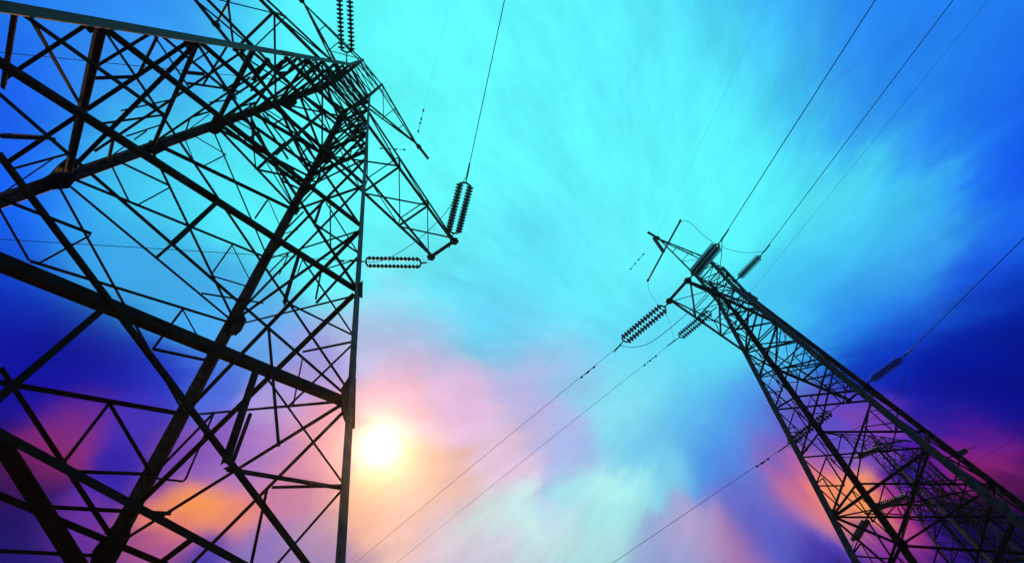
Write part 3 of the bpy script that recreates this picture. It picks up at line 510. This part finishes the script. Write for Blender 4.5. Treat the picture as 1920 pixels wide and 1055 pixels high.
for a_ in [
    ("double dark string rising from the left pylon's arm tip to the steep overhead wire", 'L', (6.152, -0.206, -9.309), (5.745, -0.727, -9.309), (4.512, -2.233, -9.309), (4.315, -2.453, -9.309), 0.36, 16, 0.13, 'p'),
    ("double string of thin discs lying level beside the left pylon's right leg", 'L', (6.136, 0.836, -9.309), (5.997, 1.059, -9.309), (4.754, 2.627, -9.309), (4.643, 2.737, -9.309), 0.33, 13, 0.088, 'p'),
    ('double black string hanging in from the top edge of the photo above the left pylon', 'L', (-0.674, -0.513, -5.3), (-1.089, -0.917, -5.3), (-2.715, -2.371, -5.3), (-3.069, -2.692, -5.3), 0.36, 15, 0.125, 'p'),
    ('thick grey string slanting across the top of the right pylon to the long overhead wire', 'R', (-5.987, -0.551, -9.309), (-6.003, -0.853, -9.309), (-6.063, -2.347, -9.309), (-6.099, -2.589, -9.309), 0.2, 24, 0.17, 'g'),
    ('grey string on the upper right side of the right pylon, second from its tip', 'R', (-0.754, -0.827, -5.4), (-0.745, -1.083, -5.4), (-0.719, -2.489, -5.4), (-0.733, -2.752, -5.4), 0.12, 22, 0.15, 'g'),
    ('dark string at the far arm of the right pylon against deep blue sky', 'R', (5.934, -0.658, -9.309), (5.975, -0.911, -9.309), (6.124, -2.448, -9.309), (6.109, -2.694, -9.309), 0.2, 24, 0.17, 'p'),
    ('double string below the near arm tip of the right pylon, clear against pale sky', 'R', (-5.948, 0.565, -9.309), (-5.99, 0.919, -9.309), (-6.395, 3.086, -9.309), (-6.393, 3.346, -9.309), 0.36, 14, 0.125, 'p'),
    ('smaller double string under the body of the right pylon beside the near one', 'R', (-0.459, 0.783, -5.4), (-0.574, 1.228, -5.4), (-0.895, 3.223, -5.4), (-0.986, 3.599, -5.4), 0.33, 13, 0.12, 'p'),
    ('double dark string seen through the lattice of the right pylon', 'R', (5.89, 0.626, -9.309), (5.837, 1.552, -9.309), (5.735, 4.149, -9.309), (5.717, 4.429, -9.309), 0.36, 15, 0.125, 'p'),
    ('blurred dark string on the distant pylon behind the orange cloud', 'far', (-5.849, 0.192, -9.309), (-5.695, -0.2, -9.309), (-4.139, -1.703, -9.309), (-3.868, -1.972, -9.309), 0.25, 16, 0.2, 'p'),
    ('small dark string between the two distant pylons', 'far', (-2.96, 0.761, -4.0), (-2.675, 0.461, -4.0), (-1.239, -0.826, -4.0), (-0.968, -1.052, -4.0), 0.25, 16, 0.2, 'p'),
    ('pale double string hanging down from the distant pylon before the orange cloud', 'far', (-5.791, 0.764, -9.309), (-5.688, 1.341, -9.309), (-5.12, 3.81, -9.309), (-5.0, 4.296, -9.309), 0.4, 14, 0.16, 'g'),
    ("short dark string poking out behind the right pylon's outer leg", 'farthest', (-8.436, -5.848, -9.309), (-8.115, -6.261, -9.309), (-7.628, -7.044, -9.309), (-7.492, -7.208, -9.309), 0.25, 12, 0.2, 'p'),
]:
    insulator(a_[0], FRAME[a_[1]], a_[2], a_[3], a_[4], a_[5], a_[6], a_[7], a_[8], {'p': PORC, 'g': GLASS}[a_[9]])

# ------------------------------------------------------------------ wires
def wire(label, M, P, Q, length, r, cat='power line', name='conductor', sag=0.0004, group=None, dampers=()):
    A, B = M @ Vector(P), M @ Vector(Q); d = (B - A).normalized(); ts = [0]
    t = 0.0
    while t < length: t += 2.0; ts.append(t)
    m = MB(); pt = lambda t: A + d * t - Vector((0, 0, sag * t * t)); m.tube([pt(t) for t in ts], r, 5)
    o = m.build(name, ALU, None, True); tag(o, label, cat, group)
    for t in dampers:                            # Stockbridge dampers: two weights on a short messenger under the wire
        c = pt(t); m = MB(); dn = Vector((0, 0, -0.055))
        m.tube([c, c + dn], 0.016, 6); m.tube([c + dn - d * 0.22, c + dn + d * 0.22], 0.008, 5)
        for s in (-1, 1): m.tube([c + dn + d * (s * 0.13), c + dn + d * (s * 0.17), c + dn + d * (s * 0.26)], [0.022, 0.038, 0.034], 8)
        m.build('vibration_damper', STEEL, o)
    return o
for a_ in [
    ("wire running steeply up from the left pylon's arm tip out of the top edge", 'L', (4.315, -2.453, -9.309), (0.726, -6.549, -9.309), 44, 0.0135, 'power line', 'conductor', 0.0004, 'line conductors', ()),
    ('wire leaving the left pylon behind its lattice to the left edge, the lower one', 'L', (4.643, 2.737, -9.309), (-3.309, 11.788, -9.309), 60, 0.013, 'power line', 'conductor', 0.0004, 'line conductors', (0.9,)),
    ('wire crossing the upper left corner behind the left pylon', 'L', (-1.849, 1.858, -5.4), (-7.948, 8.934, -5.4), 60, 0.013, 'power line', 'conductor', 0.0004, 'line conductors', ()),
    ('overhead wire from the thick grey string of the right pylon to the top edge', 'R', (-6.099, -2.589, -9.309), (-7.784, -10.923, -9.309), 40, 0.0155, 'power line', 'conductor', 0.0004, 'line conductors', ()),
    ('overhead wire right of the first one, from the second grey string to the top edge', 'R', (-0.733, -2.752, -5.4), (-2.52, -14.214, -5.4), 40, 0.015, 'power line', 'conductor', 0.0004, 'line conductors', ()),
    ('wire from the far arm of the right pylon to the right edge', 'R', (6.109, -2.694, -9.309), (5.065, -9.107, -9.309), 40, 0.0165, 'power line', 'conductor', 0.0004, 'line conductors', ()),
    ('left one of two long wires slanting down to the bottom edge right of the sun', 'R', (-6.393, 3.346, -9.309), (-10.257, 23.049, -9.309), 48, 0.0095, 'power line', 'conductor', 0.0004, 'line conductors', (1.75, 2.1)),
    ('right one of two long wires slanting down to the bottom edge right of the sun', 'R', (-0.986, 3.599, -5.4), (-5.749, 28.647, -5.4), 48, 0.0095, 'power line', 'conductor', 0.0004, 'line conductors', (1.5, 1.9)),
    ('wire slanting from the lattice of the right pylon to the bottom edge', 'R', (5.717, 4.429, -9.309), (3.79, 16.938, -9.309), 48, 0.013, 'power line', 'conductor', 0.0004, 'line conductors', (1.3, 1.6)),
    ("faint earth wire from the tip of the right pylon's top arm to the top edge", 'R', (-3.804, 0.044, -1.924), (-7.101, -11.317, -1.924), 45, 0.0028, 'earth wire', 'earth_wire', 0.0003, 'earth wires', ()),
    ('faint earth wire right of the two overhead wires to the top edge', 'R', (3.745, -0.153, -1.924), (1.683, -16.84, -1.924), 45, 0.006, 'earth wire', 'earth_wire', 0.0003, 'earth wires', ()),
    ("fine earth wire with dampers running down-left from the tip of the right pylon's top arm", 'R', (-3.77, 0.175, -1.924), (-3.811, 1.623, -1.924), 45, 0.0022, 'earth wire', 'earth_wire', 0.0003, 'earth wires', (1.2, 1.9)),
    ("fine earth wire rising from the tip of the left pylon's right top arm", 'L', (3.563, 0.104, -1.924), (0.505, -4.047, -1.924), 45, 0.0018, 'earth wire', 'earth_wire', 0.0003, 'earth wires', (0.9, 1.5)),
    ("fine earth wire going left from the tip of the left pylon's right top arm", 'L', (3.621, 0.421, -1.924), (2.502, 1.797, -1.924), 45, 0.0016, 'earth wire', 'earth_wire', 0.0003, 'earth wires', (0.5, 1.2)),
    ('thin distant wire rising to the right edge from behind the right pylon, upper one', 'farthest', (-7.492, -7.208, -9.309), (-5.464, -11.086, -9.309), 60, 0.012, 'power line', 'conductor', 0.0004, 'line conductors', ()),
    ('thin distant wire rising to the right edge from behind the right pylon, lower one', 'far', (-1.448, -5.638, -9.309), (0.182, -8.706, -9.309), 60, 0.011, 'power line', 'conductor', 0.0004, 'line conductors', ()),
    ('faint distant wire dropping from the pale double string to the bottom edge', 'far', (-5.0, 4.296, -9.309), (-2.056, 19.693, -9.309), 60, 0.008, 'power line', 'conductor', 0.0004, 'line conductors', ()),
]:
    wire(a_[0], FRAME[a_[1]], a_[2], a_[3], a_[4], a_[5], a_[6], a_[7], a_[8], a_[9], a_[10])
def spline(pts, n=8):
    P = [Vector(p) for p in pts]; P = [P[0] * 2 - P[1]] + P + [P[-1] * 2 - P[-2]]; out_ = []
    for i in range(1, len(P) - 2):
        for k in range(n):
            t = k / n; a, b, c, e = P[i - 1], P[i], P[i + 1], P[i + 2]
            out_.append(0.5 * ((2 * b) + (c - a) * t + (2 * a - 5 * b + 4 * c - e) * t * t + (3 * b - a - 3 * c + e) * t ** 3))
    out_.append(P[-2]); return out_
for lab, fr, pts, r in [
    ("thin jumper looping under the left pylon's right arm between its two strings", 'L', [(4.328, -2.373, -9.309), (4.697, -1.441, -9.809), (4.839, -0.637, -10.109), (4.918, 0.62, -10.209), (4.898, 1.919, -9.809), (4.683, 2.721, -9.309)], 0.011),
    ('jumper looping below the near arm of the right pylon', 'R', [(-6.375, 3.369, -9.309), (-6.251, 2.987, -9.809), (-5.992, 2.359, -10.109), (-5.901, 1.401, -10.309), (-5.845, 0.406, -10.409), (-5.696, -0.565, -10.309), (-5.72, -1.456, -10.109), (-5.826, -2.027, -9.709), (-6.064, -2.583, -9.309)], 0.0125),
    ('jumper from the upper end of the hanging rod to the second grey string', 'R', [(-4.935, -1.733, -4.5), (-4.608, -1.939, -4.6), (-3.729, -1.821, -4.9), (-2.685, -1.834, -5.1), (-1.632, -2.147, -5.3), (-0.733, -2.752, -5.4)], 0.011),
    ('jumper from the lower end of the hanging rod down to the smaller double string', 'R', [(-4.169, 1.624, -4.5), (-3.829, 2.036, -4.7), (-2.999, 2.375, -5.0), (-2.025, 2.767, -5.2), (-0.986, 3.599, -5.4)], 0.009),
    ('jumper drooping from the dark string at the far arm of the right pylon', 'R', [(6.139, -2.674, -9.309), (6.417, -2.268, -9.609), (6.429, -1.594, -10.109), (6.478, -0.697, -10.409), (6.21, 1.092, -10.509), (5.889, 2.873, -10.209), (5.744, 4.415, -9.309)], 0.011),
]:
    m = MB(); M = ML if fr == 'L' else MR
    m.tube([M @ p for p in spline(pts)], r, 6); tag(m.build('jumper_wire', ALU, None, True), lab, 'jumper wire', 'jumper wires')
for lab, fr, p0, p1, hang, mid, ball in [
    ('straight dark rod hung under the top arm tip of the right pylon', 'R', (-4.958, -1.719, -4.5), (-4.169, 1.624, -4.5), (-3.972, 0.086, -2.024), (-4.527, -0.032, -4.45), 0.55),
    ("round-ended rod hung beside the left pylon's left arm at the top edge", 'L', (-4.527, 2.53, -4.5), (-5.34, -0.809, -4.5), None, None, 1.5),
]:
    M = ML if fr == 'L' else MR; a, b = M @ Vector(p0), M @ Vector(p1); m = MB(); m.tube([a, b], 0.045, 8)
    for e, f_ in ((a, b), (b, a)):
        dd = (e - f_).normalized(); m.tube([e + dd * (0.11 * math.cos(k) * -1) for k in [math.pi * i / 6 for i in range(7)]], [max(0.004, 0.11 * math.sin(math.pi * i / 6)) * ball for i in range(7)], 10)
    o = m.build('jumper_rod', ALU, None, True); tag(o, lab, 'jumper rod', 'jumper rods')
    if not hang: continue
    m = MB(); A = M @ Vector(hang); B = M @ Vector(mid); disc_profile(m, A, B, 11, 0.10, 12)
    h = m.build('hanger_insulator', GLASS, None, True); tag(h, 'short thick insulator between the right pylon\'s top arm tip and the rod below it', 'insulator')

# ------------------------------------------------------------------ haze volume added to spread a glow around the sun, like lens bloom
hz = MB(); r = R + 4.0; zt_ = 34.2
hz.box8([(-r, -r, -1.2), (r, -r, -1.2), (r, r, -1.2), (-r, r, -1.2), (-r, -r, zt_), (r, -r, zt_), (r, r, zt_), (-r, r, zt_)])
hm = bpy.data.materials.new('evening_haze'); hm.use_nodes = True; hn = hm.node_tree; hn.nodes.clear()
pv = hn.nodes.new('ShaderNodeVolumePrincipled'); ho = hn.nodes.new('ShaderNodeOutputMaterial'); hn.links.new(pv.outputs['Volume'], ho.inputs['Volume'])
pv.inputs['Color'].default_value = (0.9, 0.9, 0.9, 1); pv.inputs['Density'].default_value = 0.0007; pv.inputs['Anisotropy'].default_value = 0.93
tag(hz.build('haze', hm), kind='stuff')
